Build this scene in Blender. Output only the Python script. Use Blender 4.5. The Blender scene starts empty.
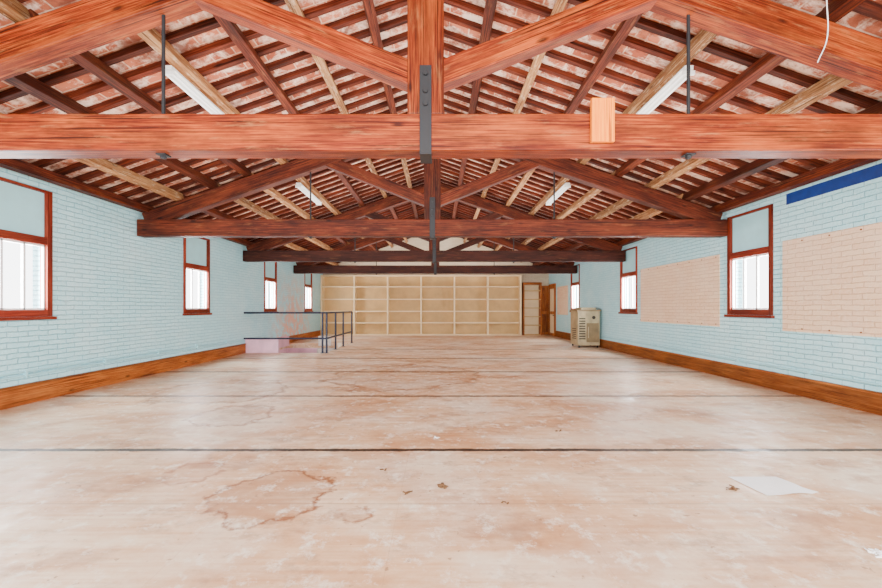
import bpy, math, random
from mathutils import Vector, Matrix
random.seed(7)
S = bpy.context.scene

# ------------------------------------------------------------ materials
def lin(c):
    return tuple(((v/255)/12.92 if v/255 <= 0.04045 else (((v/255)+0.055)/1.055)**2.4) for v in c) + (1.0,)

class NT:
    def __init__(s, name):
        s.m = bpy.data.materials.new(name); s.m.use_nodes = True
        s.t = s.m.node_tree; s.n = s.t.nodes; s.l = s.t.links
        s.b = s.n["Principled BSDF"]
    def link(s, a, b): s.l.new(a, b)
    def math(s, op, a, b=None, clamp=False):
        n = s.n.new("ShaderNodeMath"); n.operation = op; n.use_clamp = clamp
        for i, v in enumerate((a, b)):
            if v is None: continue
            if isinstance(v, (int, float)): n.inputs[i].default_value = v
            else: s.link(v, n.inputs[i])
        return n.outputs[0]
    def mix(s, f, a, b, blend='MIX'):
        n = s.n.new("ShaderNodeMix"); n.data_type = 'RGBA'; n.blend_type = blend
        for sock, v in ((n.inputs[0], f), (n.inputs[6], a), (n.inputs[7], b)):
            if isinstance(v, (int, float, tuple)): sock.default_value = v
            else: s.link(v, sock)
        return n.outputs[2]
    def ramp(s, f, stops):
        n = s.n.new("ShaderNodeValToRGB")
        e = n.color_ramp.elements
        while len(e) < len(stops): e.new(0.5)
        for i, (p, c) in enumerate(stops):
            e[i].position = p
            e[i].color = c if isinstance(c, tuple) else (c, c, c, 1)
        s.link(f, n.inputs[0]); return n.outputs[0]
    def noise(s, vec, scale, detail=4, rough=0.55, dist=0.0):
        n = s.n.new("ShaderNodeTexNoise")
        n.inputs["Scale"].default_value = scale; n.inputs["Detail"].default_value = detail
        n.inputs["Roughness"].default_value = rough; n.inputs["Distortion"].default_value = dist
        if vec is not None: s.link(vec, n.inputs["Vector"])
        return n.outputs[0]
    def mapping(s, vec, scale=(1,1,1), loc=(0,0,0)):
        n = s.n.new("ShaderNodeMapping"); n.inputs["Scale"].default_value = scale
        n.inputs["Location"].default_value = loc; s.link(vec, n.inputs["Vector"]); return n.outputs[0]
    def pos(s): return s.n.new("ShaderNodeNewGeometry").outputs["Position"]
    def bump(s, h, strength=0.3, dist=0.01):
        n = s.n.new("ShaderNodeBump"); n.inputs["Strength"].default_value = strength
        n.inputs["Distance"].default_value = dist; s.link(h, n.inputs["Height"])
        s.link(n.outputs[0], s.b.inputs["Normal"])

def wood(name, dark, base, light, rough=0.45, grain=26, wear=None, blotch=.65, weather=.0):
    t = NT(name)
    uv = t.n.new("ShaderNodeUVMap").outputs[0]
    g = t.noise(t.mapping(uv, (0.7, grain, 1)), 2.4, 9, 0.66, 0.15)
    c = t.ramp(g, [(0.34, lin(dark)), (0.50, lin(base)), (0.68, lin(light))])
    hue = t.noise(t.mapping(uv, (.5, 3, 1), (7, 1, 0)), 1.4, 5, .6)
    c = t.mix(t.ramp(hue, [(0.48, 0.0), (0.66, .5)]), c, lin(light))
    big = t.noise(t.mapping(uv, (1.0, 3.5, 1)), 1.3, 6, .65)
    c = t.mix(t.ramp(big, [(0.42, 0.0), (0.64, blotch)]), c, lin(dark))
    cr = t.noise(t.mapping(uv, (0.4, 34, 1), (3, 9, 0)), 1.6, 3, .5)
    c = t.mix(t.ramp(cr, [(0.60, 0.0), (0.64, 0.85)]), c, tuple(v*.3 for v in lin(dark)[:3])+(1,))
    vo = t.n.new("ShaderNodeTexVoronoi"); vo.inputs["Scale"].default_value = 1.0
    t.link(t.mapping(uv, (1.6, 4.5, 1)), vo.inputs["Vector"])
    c = t.mix(t.ramp(vo.outputs["Distance"], [(0.05, 0.85), (0.13, 0.0)]), c, tuple(v*.4 for v in lin(dark)[:3])+(1,))
    if weather:
        wn = t.noise(t.mapping(uv, (1.4, 9, 1), (14, 3, 0)), 1.5, 9, .7)
        c = t.mix(t.ramp(wn, [(0.56, 0.0), (0.68, weather)]), c, lin((170, 112, 66)))
    att = t.n.new("ShaderNodeAttribute"); att.attribute_name = "tint"
    k = t.math('ADD', t.math('MULTIPLY', att.outputs["Fac"], 0.7), 0.65)
    cc = t.n.new("ShaderNodeCombineXYZ")
    for i in range(3): t.link(k, cc.inputs[i])
    c = t.mix(1.0, c, cc.outputs[0], 'MULTIPLY')
    if wear:
        w = t.noise(t.mapping(uv, (2.5, 9, 1), (4, 2, 0)), 2.0, 8, 0.7)
        c = t.mix(t.ramp(w, [(0.54, 0.0), (0.68, 0.8)]), c, lin(wear))
    t.link(c, t.b.inputs["Base Color"])
    t.b.inputs["Roughness"].default_value = rough
    t.b.inputs["Specular IOR Level"].default_value = .2
    t.bump(g, 0.35, 0.008)
    return t.m

def plain(name, col, rough=0.5, metal=0.0, var=0.12, scale=8):
    t = NT(name)
    tc = t.pos()
    n = t.noise(tc, scale, 4)
    c = lin(col); d = tuple(v*(1-var*2) for v in c[:3]) + (1,)
    t.link(t.ramp(n, [(0.35, d), (0.65, c)]), t.b.inputs["Base Color"])
    t.b.inputs["Roughness"].default_value = rough
    t.b.inputs["Metallic"].default_value = metal
    return t.m

def brickwall(name, col, col2, mortar, axis='Y', stain=None, strength=0.9, pale=(226, 250, 253)):
    t = NT(name)
    p = t.pos()
    sp = t.n.new("ShaderNodeSeparateXYZ"); t.link(p, sp.inputs[0])
    cb = t.n.new("ShaderNodeCombineXYZ")
    t.link(sp.outputs[1 if axis == 'Y' else 0], cb.inputs[0]); t.link(sp.outputs[2], cb.inputs[1])
    wob = t.n.new("ShaderNodeTexNoise"); wob.inputs["Scale"].default_value = 6
    t.link(cb.outputs[0], wob.inputs["Vector"])
    va = t.n.new("ShaderNodeVectorMath"); va.operation = 'MULTIPLY_ADD'
    t.link(wob.outputs["Color"], va.inputs[0]); va.inputs[1].default_value = (0.05, 0.034, 0); t.link(cb.outputs[0], va.inputs[2])
    b = t.n.new("ShaderNodeTexBrick")
    b.inputs["Scale"].default_value = 1.0
    b.inputs["Brick Width"].default_value = 0.30; b.inputs["Row Height"].default_value = 0.078
    b.inputs["Mortar Size"].default_value = 0.008; b.inputs["Mortar Smooth"].default_value = 0.8
    b.inputs["Color1"].default_value = lin(col); b.inputs["Color2"].default_value = lin(col2); b.inputs["Mortar"].default_value = lin(mortar)
    t.link(va.outputs[0], b.inputs["Vector"])
    big = t.noise(p, 1.1, 5, 0.6)
    c = t.mix(t.ramp(big, [(0.45, 0.0), (0.8, 0.5)]), b.outputs["Color"], lin(pale))
    fine = t.noise(p, 24, 6, 0.75)
    c = t.mix(t.ramp(fine, [(0.52, 0.0), (0.68, 0.7)]), c, lin(pale))
    if stain:
        yy = t.math('ABSOLUTE', t.math('SUBTRACT', sp.outputs[1], stain[0]))
        m = t.math('SUBTRACT', 1.0, t.math('DIVIDE', yy, stain[1]), True)
        m = t.math('MULTIPLY', m, t.math('SUBTRACT', 1.0, t.math('DIVIDE', sp.outputs[2], 3.0), True))
        sn = t.noise(p, 3.3, 8, 0.7)
        m2 = t.math('MULTIPLY', m, t.ramp(sn, [(0.42, 0.0), (0.54, 1.8)]), True)
        c = t.mix(m2, c, lin((236, 186, 168)))
    t.link(c, t.b.inputs["Base Color"])
    h = t.math('ADD', t.math('MULTIPLY', b.outputs["Fac"], -1.0), t.math('MULTIPLY', t.noise(p, 22, 5), 0.9))
    t.bump(h, strength, 0.018)
    t.b.inputs["Roughness"].default_value = 0.5
    return t.m

M = {}
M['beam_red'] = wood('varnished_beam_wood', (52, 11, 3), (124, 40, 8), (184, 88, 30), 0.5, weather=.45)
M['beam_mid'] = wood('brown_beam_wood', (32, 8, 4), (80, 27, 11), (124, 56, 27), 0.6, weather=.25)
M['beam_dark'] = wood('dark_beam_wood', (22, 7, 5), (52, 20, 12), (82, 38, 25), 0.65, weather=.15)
M['purlin'] = wood('weathered_purlin_wood', (88, 46, 22), (152, 100, 58), (196, 152, 106), 0.65, wear=(212, 190, 160), blotch=.55)
M['rafter'] = wood('red_brown_rafter_wood', (36, 9, 4), (84, 30, 14), (126, 58, 34), 0.65)
M['orange'] = wood('orange_pine_wood', (206, 92, 4), (236, 124, 6), (244, 148, 26), 0.45, blotch=.2)
M['base'] = wood('brown_baseboard_wood', (100, 44, 12), (156, 80, 24), (190, 118, 54), 0.5, weather=.35)
M['frame'] = wood('red_window_frame_wood', (84, 20, 10), (132, 42, 22), (160, 70, 40), 0.45)
M['shelf'] = plain('cream_shelf_laminate', (240, 214, 166), 0.5, var=0.05, scale=2)
M['shelf_shaded'] = plain('cream_shelf_shaded', (208, 168, 108), 0.6, var=0.08, scale=2)  # shelf cream darkened: shadow inside the shelves put into the colour
M['iron'] = plain('black_iron', (20, 20, 24), 0.6, 0.0)
M['white'] = plain('white_enamel', (244, 244, 240), 0.35, var=0.03)
M['tube'] = plain('fluorescent_tube_glass', (250, 250, 250), 0.2, var=0.01)
M['blue'] = plain('navy_railing_paint', (10, 22, 52), 0.5)
M['bluepaint'] = plain('cobalt_wall_paint', (6, 50, 128), 0.6)
M['aqua'] = plain('aqua_panel_paint', (172, 226, 234), 0.55, var=0.04, scale=4)
M['pink'] = plain('lilac_pink_paint', (238, 186, 204), 0.6, var=0.10, scale=3)
M['steel'] = plain('brushed_steel', (190, 170, 132), 0.35, 0.4, var=0.2, scale=3)
M['steel2'] = plain('dull_beige_enamel', (140, 116, 80), 0.4, 0.2, var=0.15, scale=4)
M['grille'] = plain('dark_vent_grille', (50, 38, 26), 0.5, 0.2)
M['paper'] = plain('white_paper', (252, 252, 252), 0.7, var=0.02)
M['debris'] = plain('dry_brown_debris', (130, 92, 56), 0.9, var=0.3, scale=60)
M['concrete'] = plain('stair_concrete', (206, 196, 186), 0.8, var=0.15)
aq = ((186, 238, 246), (174, 231, 241), (142, 209, 224))
M['wallL'] = brickwall('aqua_painted_brick_left', *aq, 'Y', stain=(16.9, 2.6))
M['wallR'] = brickwall('aqua_painted_brick_right', *aq, 'Y')
M['wallE'] = brickwall('cream_end_wall', (224, 206, 176), (216, 196, 164), (196, 176, 144), 'X', pale=(236, 226, 206))
M['board'] = brickwall('bare_beige_brick', (246, 210, 172), (238, 196, 158), (220, 174, 138), 'Y', strength=0.6, pale=(248, 226, 204))

t = NT('terracotta_roof_tiles')
uv = t.n.new("ShaderNodeUVMap").outputs[0]
b = t.n.new("ShaderNodeTexBrick"); b.inputs["Scale"].default_value = 1
b.inputs["Brick Width"].default_value = 0.30; b.inputs["Row Height"].default_value = 0.165; b.inputs["Mortar Size"].default_value = 0.009
b.inputs["Color1"].default_value = lin((196, 112, 78)); b.inputs["Color2"].default_value = lin((158, 76, 48)); b.inputs["Mortar"].default_value = lin((216, 178, 150))
t.link(uv, b.inputs["Vector"])
n1 = t.noise(t.pos(), 3.2, 8, 0.72, 0.4)
c = t.mix(t.ramp(n1, [(0.47, 0.0), (0.58, 0.9)]), b.outputs["Color"], lin((238, 208, 186)))
n2 = t.noise(t.pos(), 2.1, 6, 0.7)
c = t.mix(t.ramp(n2, [(0.48, 0.0), (0.62, 0.88)]), c, lin((106, 46, 26)))
t.link(c, t.b.inputs["Base Color"]); t.b.inputs["Roughness"].default_value = 0.85
t.bump(b.outputs["Fac"], 0.4, 0.01)
M['ceil'] = t.m

# floor: worn hardboard sheets, scuffed and stained
t = NT('stained_hardboard_floor')
p = t.pos(); sp = t.n.new("ShaderNodeSeparateXYZ"); t.link(p, sp.inputs[0])
X, Y = sp.outputs[0], sp.outputs[1]
n = t.noise(t.mapping(p, (0.6, 1.0, 1)), 1.3, 12, 0.68)
c = t.ramp(n, [(0.32, lin((192, 140, 98))), (0.45, lin((220, 180, 142))), (0.56, lin((230, 202, 170))), (0.70, lin((236, 220, 198)))])
st = t.noise(t.mapping(p, (0.5, 14, 1)), 1.6, 8, 0.65)
c = t.mix(t.ramp(st, [(0.43, 0.0), (0.66, 0.5)]), c, lin((204, 146, 100)))
wf = t.noise(p, .5, 8, 0.62)
c = t.mix(t.ramp(wf, [(0.48, 0.0), (0.60, 0.6)]), c, lin((234, 222, 204)))
blot = t.noise(t.mapping(p, (0.7, 1.2, 1), (3.1, 7.7, 0)), 1.0, 10, 0.64)
c = t.mix(t.ramp(blot, [(0.50, 0.0), (0.54, 0.30), (0.66, 0.7)]), c, lin((188, 128, 82)))
b2 = t.noise(t.mapping(p, (0.8, 1.3, 1), (13.1, 2.7, 0)), 1.3, 12, 0.68)
c = t.mix(t.ramp(b2, [(0.54, 0.0), (0.60, 0.35), (0.70, 0.7)]), c, lin((152, 98, 62)))
b3 = t.noise(t.mapping(p, (0.9, 1.3, 1), (31.1, 22.7, 0)), 2.8, 12, 0.72)
c = t.mix(t.ramp(b3, [(0.55, 0.0), (0.66, 0.55)]), c, lin((160, 122, 94)))
def ring(cx, cy, rad, w, strength, col, ny=1.0):
    global c
    dxx = t.math('SUBTRACT', X, cx); dyy = t.math('MULTIPLY', t.math('SUBTRACT', Y, cy), ny)
    d = t.math('SQRT', t.math('ADD', t.math('MULTIPLY', dxx, dxx), t.math('MULTIPLY', dyy, dyy)))
    d = t.math('ADD', d, t.math('MULTIPLY', t.math('SUBTRACT', t.noise(p, 1.6/rad, 6, .6), .5), rad*1.1))
    e = t.math('ABSOLUTE', t.math('SUBTRACT', d, rad))
    m_ = t.math('SUBTRACT', 1.0, t.math('DIVIDE', e, w), True)
    m_ = t.math('MULTIPLY', m_, t.ramp(t.noise(p, 2.6, 8, .7), [(0.38, 0.0), (0.48, strength)]))
    c = t.mix(m_, c, lin(col))
    inner = t.math('MULTIPLY', t.math('LESS_THAN', d, rad), .25*strength)
    c = t.mix(inner, c, lin(col))
ring(-.55, 8.4, 1.5, .12, .9, (160, 110, 74)); ring(-1.15, 3.05, .42, .035, 1.0, (140, 82, 46)); ring(-2.0, 3.45, .22, .03, .8, (160, 94, 54))
ring(-3.6, 6.9, 1.0, .09, .9, (160, 112, 76)); ring(2.3, 5.6, .6, .05, .6, (180, 130, 94)); ring(-2.6, 5.3, .5, .05, .8, (156, 100, 62)); ring(-.45, 2.75, .10, .03, .9, (150, 92, 56))
spots = t.noise(p, 14, 4, 0.6)
c = t.mix(t.ramp(spots, [(0.65, 0.0), (0.70, 0.65)]), c, lin((140, 94, 62)))
sc = t.noise(p, 5.5, 12, 0.78)
c = t.mix(t.ramp(sc, [(0.53, 0.0), (0.64, 0.75)]), c, lin((242, 234, 220)))
def seam(cy, w, strength):
    d = t.math('ABSOLUTE', t.math('SUBTRACT', Y, cy))
    d = t.math('ADD', d, t.math('MULTIPLY', t.math('SUBTRACT', t.noise(p, 4, 6, .7), 0.5), w*2.2))
    return t.math('MULTIPLY', t.math('LESS_THAN', d, w), strength)
for cy, w, s_, col in ((4.0, .036, .95, (34, 28, 28)), (6.45, .045, .85, (70, 50, 40)), (8.9, .065, .8, (80, 56, 42)), (11.3, .09, .75, (92, 66, 50)), (13.8, .12, .65, (100, 74, 58)), (2.9, .005, .4, (120, 90, 72))):
    c = t.mix(seam(cy, w, s_), c, lin(col))
dx = t.math('ABSOLUTE', t.math('SUBTRACT', t.math('FRACT', t.math('DIVIDE', t.math('ADD', X, 20.3), 1.22)), 0.5))
c = t.mix(t.math('MULTIPLY', t.math('LESS_THAN', dx, 0.0022), 0.25), c, lin((180, 140, 110)))
t.link(c, t.b.inputs["Base Color"])
r = t.ramp(t.noise(p, 2.7, 8, 0.7), [(0.3, 0.28), (0.7, 0.62)])
t.link(r, t.b.inputs["Roughness"])
t.b.inputs["Specular IOR Level"].default_value = .4
t.bump(t.noise(p, 6, 6), 0.15, 0.02)
M['floor'] = t.m

# ------------------------------------------------------------ mesh builder
class MB:
    def __init__(s): s.v=[]; s.f=[]; s.uv=[]; s.mi=[]; s.ti=[]
    def beam(s, p0, p1, w, h, mi=0, up=(0,0,1), tint=None):
        p0=Vector(p0); p1=Vector(p1); d=(p1-p0); L=d.length; d.normalize()
        up=Vector(up); side=d.cross(up).normalized(); u2=side.cross(d).normalized()
        b=len(s.v); a=side*(w/2); c=u2*(h/2)
        for q in (p0,p1):
            s.v += [q-a-c, q+a-c, q+a+c, q-a+c]
        ou=random.uniform(0,60); ov=random.uniform(0,30)
        tn = random.random() if tint is None else tint
        per=[0,w,w+h,2*w+h,2*w+2*h]
        for k in range(4):
            i,j=k,(k+1)%4
            s.f.append((b+i,b+4+i,b+4+j,b+j))
            s.uv.append(((ou,ov+per[k]),(ou+L,ov+per[k]),(ou+L,ov+per[k+1]),(ou,ov+per[k+1])))
        s.f.append((b,b+1,b+2,b+3)); s.uv.append(((ou,ov),(ou+w*.1,ov),(ou+w*.1,ov+h),(ou,ov+h)))
        s.f.append((b+7,b+6,b+5,b+4)); s.uv.append(((ou,ov),(ou+w*.1,ov),(ou+w*.1,ov+h),(ou,ov+h)))
        s.mi += [mi]*6; s.ti += [tn]*6
    def box(s, x0,x1,y0,y1,z0,z1, mi=0, tint=None):
        dx,dy,dz=x1-x0,y1-y0,z1-z0; cx,cy,cz=(x0+x1)/2,(y0+y1)/2,(z0+z1)/2
        if dx>=dy and dx>=dz: s.beam((x0,cy,cz),(x1,cy,cz),dy,dz,mi,(0,0,1),tint)
        elif dy>=dz: s.beam((cx,y0,cz),(cx,y1,cz),dx,dz,mi,(0,0,1),tint)
        else: s.beam((cx,cy,z0),(cx,cy,z1),dx,dy,mi,(0,1,0),tint)
    def cyl(s, p0, p1, r, mi=0, n=12, r2=None):
        p0=Vector(p0); p1=Vector(p1); d=(p1-p0).normalized(); r2 = r if r2 is None else r2
        a=d.orthogonal().normalized(); c=d.cross(a); b=len(s.v)
        for q,rr in ((p0,r),(p1,r2)):
            for k in range(n):
                an=2*math.pi*k/n; s.v.append(q+a*math.cos(an)*rr+c*math.sin(an)*rr)
        for k in range(n):
            j=(k+1)%n; s.f.append((b+k,b+j,b+n+j,b+n+k)); s.uv.append(((0,0),(0,.1),(1,.1),(1,0)))
        s.f.append(tuple(b+k for k in reversed(range(n)))); s.uv.append(tuple((0,0) for _ in range(n)))
        s.f.append(tuple(b+n+k for k in range(n))); s.uv.append(tuple((0,0) for _ in range(n)))
        s.mi += [mi]*(n+2); s.ti += [.5]*(n+2)
    def poly(s, pts, mi=0, uvs=None):
        b=len(s.v); s.v += [Vector(q) for q in pts]; s.f.append(tuple(range(b,b+len(pts))))
        s.uv.append(uvs or tuple((q[0],q[1]) for q in pts)); s.mi.append(mi); s.ti.append(.5)
    def build(s, name, mats, bevel=0, parent=None, smooth=False, origin=None):
        if origin is None:
            xs=[q.x for q in s.v]; ys=[q.y for q in s.v]; zs=[q.z for q in s.v]
            origin=Vector(((min(xs)+max(xs))/2,(min(ys)+max(ys))/2,min(zs)))
        me=bpy.data.meshes.new(name); me.from_pydata([q-origin for q in s.v],[],s.f)
        ul=me.uv_layers.new(name="UVMap"); i=0
        at=me.attributes.new("tint",'FLOAT','FACE')
        for fi,pol in enumerate(me.polygons):
            pol.material_index=s.mi[fi]; at.data[fi].value=s.ti[fi]
            for k in range(len(s.f[fi])): ul.data[i].uv=s.uv[fi][k]; i+=1
        for m in mats: me.materials.append(M[m])
        import bmesh
        bm=bmesh.new(); bm.from_mesh(me); bmesh.ops.recalc_face_normals(bm, faces=bm.faces); bm.to_mesh(me); bm.free()
        o=bpy.data.objects.new(name,me); o.location=origin; S.collection.objects.link(o)
        if bevel:
            bv=o.modifiers.new("bevel",'BEVEL'); bv.width=bevel; bv.segments=2; bv.limit_method='ANGLE'
        if parent:
            o.parent=parent; o.location=origin-parent.location
        return o

def empty(name, loc):
    e=bpy.data.objects.new(name,None); e.location=loc; e.empty_display_size=.2; S.collection.objects.link(e); return e

W=6.0; Y0=-3.0; Y1=21.25; SL=0.35
DECK=5.67
def deck(x): return DECK-SL*abs(x)

# ------------------------------------------------------------ floor with stairwell opening
sx0,sx1,sy0,sy1=-W,-3.45,12.65,16.2
m=MB()
m.box(-W-.3,W+.3,Y0,sy0,-.2,0); m.box(sx1,W+.3,sy0,sy1,-.2,0); m.box(-W-.3,W+.3,sy1,Y1+.3,-.2,0); m.box(-W-.3,-W,sy0,sy1,-.2,0)
m.build("floor",['floor'])
m=MB()
DP=-1.0
m.box(sx0-.1,sx0,sy0,sy1,DP,-.2,0); m.box(sx1,sx1+.1,sy0,sy1,DP,-.2,0)
m.box(sx0-.1,sx1+.1,sy1,sy1+.1,DP,-.2,0); m.box(sx0-.1,sx1+.1,sy0-.1,sy0,DP,-.2,0)
m.box(sx0,sx1,sy0,sy1,DP-.1,DP,1)
for i in range(5):
    m.box(sx0+1.3,sx1-.02,sy1-.02-.27*(i+1),sy1-.02-.27*i,DP,-.17*(i+1)-.02,1)
m.box(-5.99,-4.95,sy0+.02,sy0+.10,0,.40,0); m.box(-5.99,-4.93,sy0,sy0+.12,.40,.44,0)
m.box(-5.99,-5.91,sy0+.10,sy1,-.1,.30,0)
m.box(-4.7,-4.2,sy1-.1,sy1,-.1,.28,1)
m.build("staircase",['pink','concrete'])

# ------------------------------------------------------------ walls
ZB,ZM,ZT=1.29,2.48,3.25
winL=[1.45,5.78,10.15,14.6,18.85]; winR=[2.75,7.57,12.35,17.15]; HW=.55
def side_wall(name, sgn, wins, mat):
    m=MB(); x0,x1=(sgn*W,sgn*(W+.3)); x0,x1=min(x0,x1),max(x0,x1)
    ys=Y0
    top=3.56
    for c in wins:
        m.box(x0,x1,ys,c-HW,0,top); m.box(x0,x1,c-HW,c+HW,0,ZB); m.box(x0,x1,c-HW,c+HW,ZT,top); ys=c+HW
    m.box(x0,x1,ys,Y1+.3,0,top)
    return m.build(name,[mat])
side_wall("wall_left",-1,winL,'wallL'); side_wall("wall_right",1,winR,'wallR')
m=MB()
pts=[(-W,0),(W,0),(W,3.5),(0,DECK-.02),(-W,3.5)]
m.poly([(x,Y1,z) for x,z in pts]); m.poly([(x,Y1+.3,z) for x,z in reversed(pts)])
for k in range(5):
    a,bq=pts[k],pts[(k+1)%5]; m.poly([(a[0],Y1,a[1]),(bq[0],Y1,bq[1]),(bq[0],Y1+.3,bq[1]),(a[0],Y1+.3,a[1])])
m.build("wall_far",['wallE'])

# windows
cnt=0
for sgn,wins in ((-1,winL),(1,winR)):
    for c in wins:
        cnt+=1; m=MB()
        a,bx=(sgn*(W-.02),sgn*(W+.10)); xa,xb=min(a,bx),max(a,bx)
        fw=.085
        m.box(xa,xb,c-HW,c-HW+fw,ZB,ZT,0); m.box(xa,xb,c+HW-fw,c+HW,ZB,ZT,0)
        m.box(xa,xb,c-HW+fw,c+HW-fw,ZB,ZB+.10,0); m.box(xa,xb,c-HW+fw,c+HW-fw,ZM-.08,ZM+.04,0)
        m.box(xa,xb,c-HW+fw,c+HW-fw,ZT-.04,ZT,0)
        sa,sb=sorted((sgn*(W-.06),sgn*(W+.28))); m.box(sa,sb,c-HW-.03,c+HW+.03,ZB-.05,ZB-.002,0)
        pa,pb=sorted((sgn*(W+.03),sgn*(W+.06))); m.box(pa,pb,c-HW+fw,c+HW-fw,ZM+.04,ZT-.04,1)
        ma,mb_=sorted((sgn*(W+.02),sgn*(W+.06)))
        y0,y1=c-HW+fw,c+HW-fw; z0,z1=ZB+.10,ZM-.08
        for k in range(4):
            yy=y0+(y1-y0)*k/3; e=.018 if 0<k<3 else .012
            yy=min(max(yy,y0+e),y1-e); m.box(ma,mb_,yy-e,yy+e,z0,z1,2)
        m.box(ma,mb_,y0,y1,z0,z0+.03,2); m.box(ma,mb_,y0,y1,z1-.03,z1,2)
        m.build("window_%d"%cnt,['frame','aqua','white'],.004)
        L=bpy.data.lights.new("daylight_window_%d"%cnt,'AREA'); L.shape='RECTANGLE'; L.size=.95; L.size_y=1.05; L.energy=210; L.color=(.97,.98,1)
        o=bpy.data.objects.new("daylight_window_%d"%cnt,L); o.location=(sgn*(W+.22),c,(ZB+ZM)/2)
        o.rotation_euler=Vector((-sgn,0,0)).to_track_quat('-Z','Y').to_euler(); S.collection.objects.link(o)

# baseboards
m=MB(); m.box(-W,-W+.045,Y0,sy0-.02,0,.27); m.box(-W,-W+.06,Y0,sy0-.02,.27,.30); m.build("baseboard_left",['base'],.004)
m=MB(); m.box(-W,-W+.045,sy1,Y1-.55,0,.27); m.build("baseboard_left.001",['base'],.004)
m=MB(); m.box(W-.045,W,Y0,Y1-1.35,0,.27); m.box(W-.06,W,Y0,Y1-1.35,.27,.30); m.build("baseboard_right",['base'],.004)
m=MB(); m.cyl((-W+.02,Y0,.42),(-W+.02,12.5,.42),.016); m.cyl((-W+.02,Y0,.48),(-W+.02,9.2,.48),.012)
for k in range(9): m.box(-W,-W+.04,k*1.4+.3,k*1.4+.33,.39,.50)
m.build("wall_conduit",['aqua'])
m=MB(); m.cyl((W-.02,Y0,.40),(W-.02,14.2,.40),.016)
for k in range(9): m.box(W-.04,W,k*1.5+.3,k*1.5+.33,.37,.43)
m.build("wall_conduit",['aqua'])

for (a,bq,z0,z1) in ((4.55,6.82,1.03,2.56),(8.35,11.6,1.03,2.54),(18.1,19.7,1.1,2.45)):
    m=MB(); m.box(W-.012,W,a,bq,z0,z1,0)
    k=a+.1
    while k<bq:
        for z in (z0+.05,z1-.05): m.cyl((W-.02,k,z),(W-.011,k,z),.012,1,8)
        k+=.45
    m.build("wall_board",['board','base'])
m=MB(); m.box(W-.008,W,4.6,6.75,3.16,3.34); m.build("trim_1",['bluepaint'])

# ------------------------------------------------------------ ceiling
m=MB()
for sg in (-1,1):
    xe=W+.5; Lr=xe*math.hypot(1,SL)
    p=[(0,Y0,deck(0)),(sg*xe,Y0,deck(xe)),(sg*xe,Y1+.4,deck(xe)),(0,Y1+.4,deck(0))]
    m.poly(p,0,((0,Y0),(Lr,Y0),(Lr,Y1+.4),(0,Y1+.4)))
    q=[(x,y,z+.12) for x,y,z in reversed(p)]
    m.poly(q,0,((0,0),(1,0),(1,1),(0,1)))
m.build("ceiling",['ceil'])

m=MB()
y=Y0+.1
while y<Y1-.05:
    for sg in (-1,1):
        e=W-.02
        m.beam((sg*.03,y+random.uniform(-.02,.02),deck(0)-.04),(sg*e,y+random.uniform(-.02,.02),deck(e)-.04),.075,.08)
    y+=.33
m.build("roof_rafters",['rafter'])

off=.08+.085
PX=[.0,.78,1.55,2.3,3.08,3.8,4.5,5.2]
for x in PX:
    for sg in ((-1,1) if x else (1,)):
        m=MB(); z=deck(x)-off+ (0.03 if x==0 else 0)
        ys=[Y0,3.8,8.25,12.6,16.9,Y1]
        nrm=(sg*SL,0,1) if x else (0,0,1)
        for a,bq in zip(ys[:-1],ys[1:]):
            j=random.uniform(-.03,.03)
            m.beam((sg*x+j,a,z),(sg*x+j,bq,z),.12 if x else .16,.16,0 if random.random()<.7 else 1,nrm)
        m.build("roof_purlin" ,['purlin','beam_mid'],.008)
for sg in (-1,1):
    m=MB(); m.box(sg*5.83-.08,sg*5.83+.08,Y0,Y1,3.36,3.50); m.build("wall_plate_beam",['beam_mid'],.006)

# ------------------------------------------------------------ trusses
RX=2.50
def truss(yd, mc, mp, block=False):
    e=empty("roof_truss",(0,yd+.11,2.88)); yc=yd+.11
    m=MB(); m.box(-W+.01,W-.01,yd,yd+.22,2.88,3.22,0,.6); m.build("bottom_chord",[mc],.012,e)
    pc=lambda x: 5.23-SL*abs(x)
    for sg in (-1,1):
        m=MB(); m.beam((sg*5.85,yc,pc(5.85)+.02),(sg*.10,yc,pc(.1)),.20,.30,0,(0,0,1),.45); m.build("principal_rafter",[mp],.012,e)
        m=MB(); m.beam((sg*.10,yc,3.60),(sg*2.32,yc,3.60+.41*2.22-.02),.17,.22,0,(0,0,1),.7); m.build("strut",[mc],.01,e)
        m=MB(); m.cyl((sg*RX,yc,2.84),(sg*RX,yc,pc(RX)-.1),.016)
        m.cyl((sg*RX,yc,2.845),(sg*RX,yc,2.868),.028,0,6); m.box(sg*RX-.045,sg*RX+.045,yc-.045,yc+.045,2.868,2.88)
        m.build("tie_rod",['iron'],0,e)
    m=MB(); m.box(-.17,.17,yd+.01,yd+.21,3.22,5.28,0,.1); m.build("king_post",[mp],.012,e)
    m=MB(); m.box(-.055,.055,yd-.014,yd-.001,2.86,3.66); m.box(-.055,.055,yd+.221,yd+.234,2.86,3.66); m.box(-.055,.055,yd-.014,yd+.234,2.84,2.86)
    for z in (3.58,3.42,3.30): m.cyl((0,yd-.035,z),(0,yd-.012,z),.022,0,6)
    m.build("king_post_strap",['iron'],.002,e)
    if block:
        m=MB(); m.box(1.52,1.73,yd-.05,yd-.001,2.94,3.34,0,.7); m.build("wood_block",['orange'],.004,e)
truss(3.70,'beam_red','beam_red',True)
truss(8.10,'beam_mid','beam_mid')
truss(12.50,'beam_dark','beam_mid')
truss(16.88,'beam_dark','beam_mid')

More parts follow.
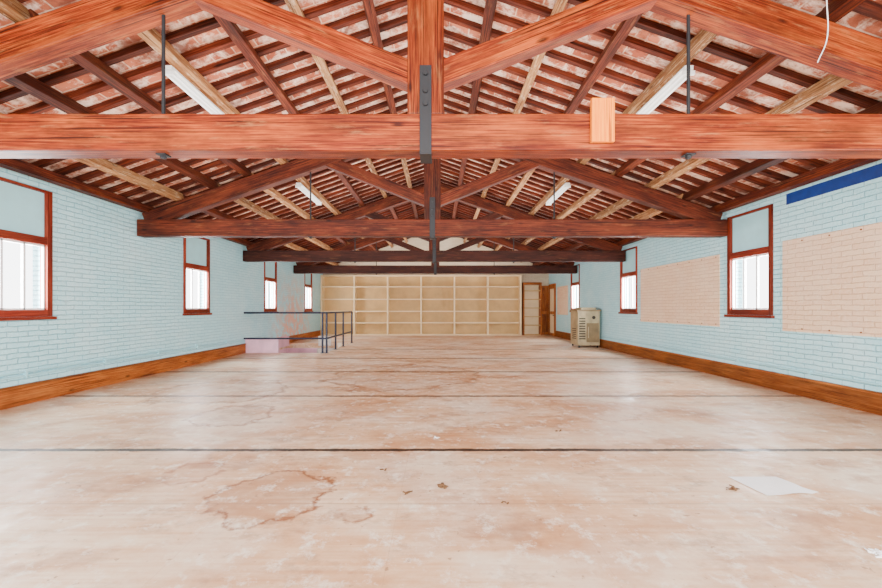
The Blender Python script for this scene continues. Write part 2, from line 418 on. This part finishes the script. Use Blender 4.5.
def fluo(x,y0,y1):
    e=empty("fluorescent_light",(x,(y0+y1)/2,deck(x)-.35)); z=deck(x)-.33
    m=MB(); m.box(x-.05,x+.05,y0,y1,z,z+.05,0); m.box(x-.085,x+.085,y0+.02,y1-.02,z-.012,z,0)
    for yy in (y0,y1-.03): m.box(x-.07,x+.07,yy,yy+.03,z-.06,z-.012,0)
    m.build("housing",['white'],.004,e)
    m=MB()
    for dx in (-.04,.04): m.cyl((x+dx,y0+.03,z-.035),(x+dx,y1-.03,z-.035),.015)
    m.build("tubes",['tube'],0,e)
    m=MB()
    for yy in (y0+.2,y1-.2): m.box(x-.02,x+.02,yy-.01,yy+.01,z+.05,z+.14)
    m.build("brackets",['iron'],0,e)
for x in (-3.1,3.1):
    fluo(x,4.75,5.95); fluo(x,9.2,10.8)

cu=bpy.data.curves.new("hanging_cable",'CURVE'); cu.dimensions='3D'; cu.bevel_depth=.004
sp_=cu.splines.new('BEZIER'); P=[(3.38,3.4,4.46),(3.42,3.4,4.0),(3.44,3.42,3.72),(3.36,3.42,3.52)]
sp_.bezier_points.add(len(P)-1)
for bp,q in zip(sp_.bezier_points,P): bp.co=q; bp.handle_left_type=bp.handle_right_type='AUTO'
o=bpy.data.objects.new("hanging_cable",cu); cu.materials.append(M['white']); S.collection.objects.link(o)

# ------------------------------------------------------------ shelving on the far wall
m=MB()
xa,xb=-W+.02,4.45; yf,yb=Y1-.50,Y1-.01; H=3.12
m.box(xa,xb,yb-.02,yb,0,H,1)
nc=6
for k in range(nc+1):
    x=xa+(xb-xa)*k/nc; x=min(max(x,xa+.035),xb-.035); m.box(x-.035,x+.035,yf,yb-.02,0,H,0)
for k in range(nc):
    x0=xa+(xb-xa)*k/nc+.035+(.035 if k==0 else 0); x1=xa+(xb-xa)*(k+1)/nc-.035-(.035 if k==nc-1 else 0)
    for z in (0.0,.62,1.22,1.85,2.5,H-.05):
        m.box(x0,x1,yf+.01,yb-.02,z,z+.05,0)
m.build("built_in_shelving",['shelf','shelf_shaded'])
m=MB(); xa,xb=4.55,5.50; H=2.75
m.box(xa,xb,yb-.02,yb,0,H,2)
for x in (xa,xb-.05): m.box(x,x+.05,Y1-.5,yb-.02,0,H,0)
m.box(xa+.05,xb-.05,Y1-.5,yb-.02,H-.12,H,0)
for z in (.0,.5,.95,1.4,1.85,2.3): m.box(xa+.05,xb-.05,Y1-.48,yb-.02,z,z+.04,1)
m.build("bookcase",['base','shelf_shaded','shelf'],.003)
m=MB(); m.box(5.56,5.98,Y1-.05,Y1-.001,0,2.6,0,.9)
m.box(5.62,5.94,Y1-.07,Y1-.05,.15,1.1,1); m.box(5.62,5.94,Y1-.07,Y1-.05,1.25,2.5,1); m.cyl((5.64,Y1-.13,1.05),(5.64,Y1-.07,1.05),.025,2)
m.build("door_1",['base','base','iron'],.003)
m=MB(); 
m.box(W-.06,W-.001,19.95,20.05,0,2.65,0,.9); m.box(W-.06,W-.001,20.95,21.05,0,2.65,0,.9); m.box(W-.06,W-.001,20.05,20.95,2.55,2.65,0,.9)
m.box(W-.04,W-.001,20.05,20.95,0,2.55,0,.9)
for z0,z1 in ((.15,1.1),(1.25,2.4)): m.box(W-.055,W-.04,20.18,20.82,z0,z1,1)
m.cyl((W-.11,20.15,1.05),(W-.04,20.15,1.05),.022,2)
m.build("door_2",['base','shelf','iron'],.003)

# ------------------------------------------------------------ stair railing
m=MB(); r=.028
xr=sx1+.06; yf=sy0-.06; yk=sy1+.06
for z in (1.27,.46): m.cyl((-W+.01,yf,z),(xr,yf,z),r); m.cyl((xr,yf,z),(xr,yk,z),r)
for q in ((xr,yf),(xr-.13,yf),(xr,yf+1.1),(xr,yf+2.2),(xr,yk)):
    m.cyl((q[0],q[1],0),(q[0],q[1],1.27),r*1.1); m.cyl((q[0],q[1],0),(q[0],q[1],.012),.07)
m.build("stair_railing",['blue'])

# ------------------------------------------------------------ metal heater cabinet
cx0,cx1,cy0,cy1=5.12,5.90,14.3,15.1
e=empty("heater_cabinet",((cx0+cx1)/2,(cy0+cy1)/2,0))
m=MB(); m.box(cx0,cx1,cy0,cy1,.08,1.30,0); m.box(cx0-.03,cx1+.03,cy0-.03,cy1+.03,1.30,1.36,1); m.box(cx0+.15,cx1-.1,cy0+.1,cy1-.1,1.36,1.44,0)
for q in ((cx0+.06,cy0+.06),(cx1-.06,cy0+.06),(cx0+.06,cy1-.06),(cx1-.06,cy1-.06)): m.cyl((q[0],q[1],0),(q[0],q[1],.08),.03,2)
m.build("body",['steel','steel2','iron'],.01,e)
m=MB(); m.box(cx0+.30,cx1-.04,cy0-.025,cy0,.2,.88,0); m.box(cx0+.30,cx1-.04,cy0-.02,cy0,.93,1.24,1)
m.box(cx0+.35,cx0+.37,cy0-.06,cy0-.025,.35,.75,1)
m.build("door_panel",['steel2','steel'],.006,e)
m=MB()
for k in range(9): m.box(cx0+.04,cx0+.26,cy0-.015,cy0,.3+k*.09,.34+k*.09,0)
for k in range(6): m.box(cx0-.012,cx0,cy0+.2,cy1-.2,.3+k*.07,.33+k*.07,0)
m.cyl((cx0+.55,cy0-.05,1.08),(cx0+.55,cy0-.02,1.08),.06,0,16)
m.build("vents",['grille'],0,e)

# ------------------------------------------------------------ paper + debris
me=bpy.data.meshes.new("paper_sheet"); vs=[];fs=[];N=8
cs=[(2.55,3.36),(2.95,3.36),(3.02,3.05),(2.60,3.02)]
for i in range(N+1):
    for j in range(N+1):
        u,v=i/N,j/N
        a=Vector(cs[0]).lerp(Vector(cs[1]),u); bq=Vector(cs[3]).lerp(Vector(cs[2]),u); q=a.lerp(bq,v)
        vs.append((q.x,q.y,.004+.02*abs(math.sin(u*5+v*2))*(u*v)))
for i in range(N):
    for j in range(N):
        k=i*(N+1)+j; fs.append((k,k+1,k+N+2,k+N+1))
me.from_pydata(vs,[],fs); me.materials.append(M['paper']); o=bpy.data.objects.new("paper_sheet",me); S.collection.objects.link(o)
def clump(name,x,y,r,n,mat):
    m=MB()
    for _ in range(n):
        a=random.uniform(0,6.28); d=random.uniform(0,r); q=Vector((x+d*math.cos(a),y+d*math.sin(a),.006))
        a2=random.uniform(0,6.28); l=random.uniform(.012,.035)
        m.beam(q,q+Vector((l*math.cos(a2),l*math.sin(a2),random.uniform(0,.010))),random.uniform(.006,.016),random.uniform(.003,.007))
    m.build(name,[mat])
for x,y,r,n in ((.15,3.17,.05,24),(2.42,3.14,.05,14),(-.12,3.05,.03,6),(1.5,4.6,.05,5),(-.35,3.5,.02,4),(.6,2.9,.02,3)):
    clump("floor_debris",x,y,r,n,'debris')
clump("paper_scraps",2.66,2.28,.06,40,'paper'); clump("paper_scraps",.1,4.35,.03,6,'paper')

# ------------------------------------------------------------ light
w=bpy.data.worlds.new("World"); S.world=w; w.use_nodes=True
w.node_tree.nodes["Background"].inputs[0].default_value=(.98,.98,1,1); w.node_tree.nodes["Background"].inputs[1].default_value=7
def area(name,loc,dirv,sx,sy,en,col=(1,1,1)):
    L=bpy.data.lights.new(name,'AREA'); L.shape='RECTANGLE'; L.size=sx; L.size_y=sy; L.energy=en; L.color=col
    o=bpy.data.objects.new(name,L); o.location=loc; o.rotation_euler=Vector(dirv).to_track_quat('-Z','Y').to_euler(); S.collection.objects.link(o)
area("front_softbox",(0,-2.8,1.7),(0,1,.0),11,3.0,1300)  # added softbox behind the camera to brighten the room
for y in (6,10.3,14.7,18.9):
    area("roof_fill",(0,y,2.75),(0,0,1),8,2.5,280,(1,.97,.93))  # added fill lamps facing up at the roof, unseen from below

# ------------------------------------------------------------ camera
cam=bpy.data.cameras.new("camera"); cam.sensor_width=36; cam.lens=400*36/882
cam.shift_x=3/882; cam.shift_y=14/882; cam.clip_start=.05
co=bpy.data.objects.new("camera",cam); co.location=(.115,0,1.42); co.rotation_euler=(math.pi/2,0,0)
S.collection.objects.link(co); S.camera=co
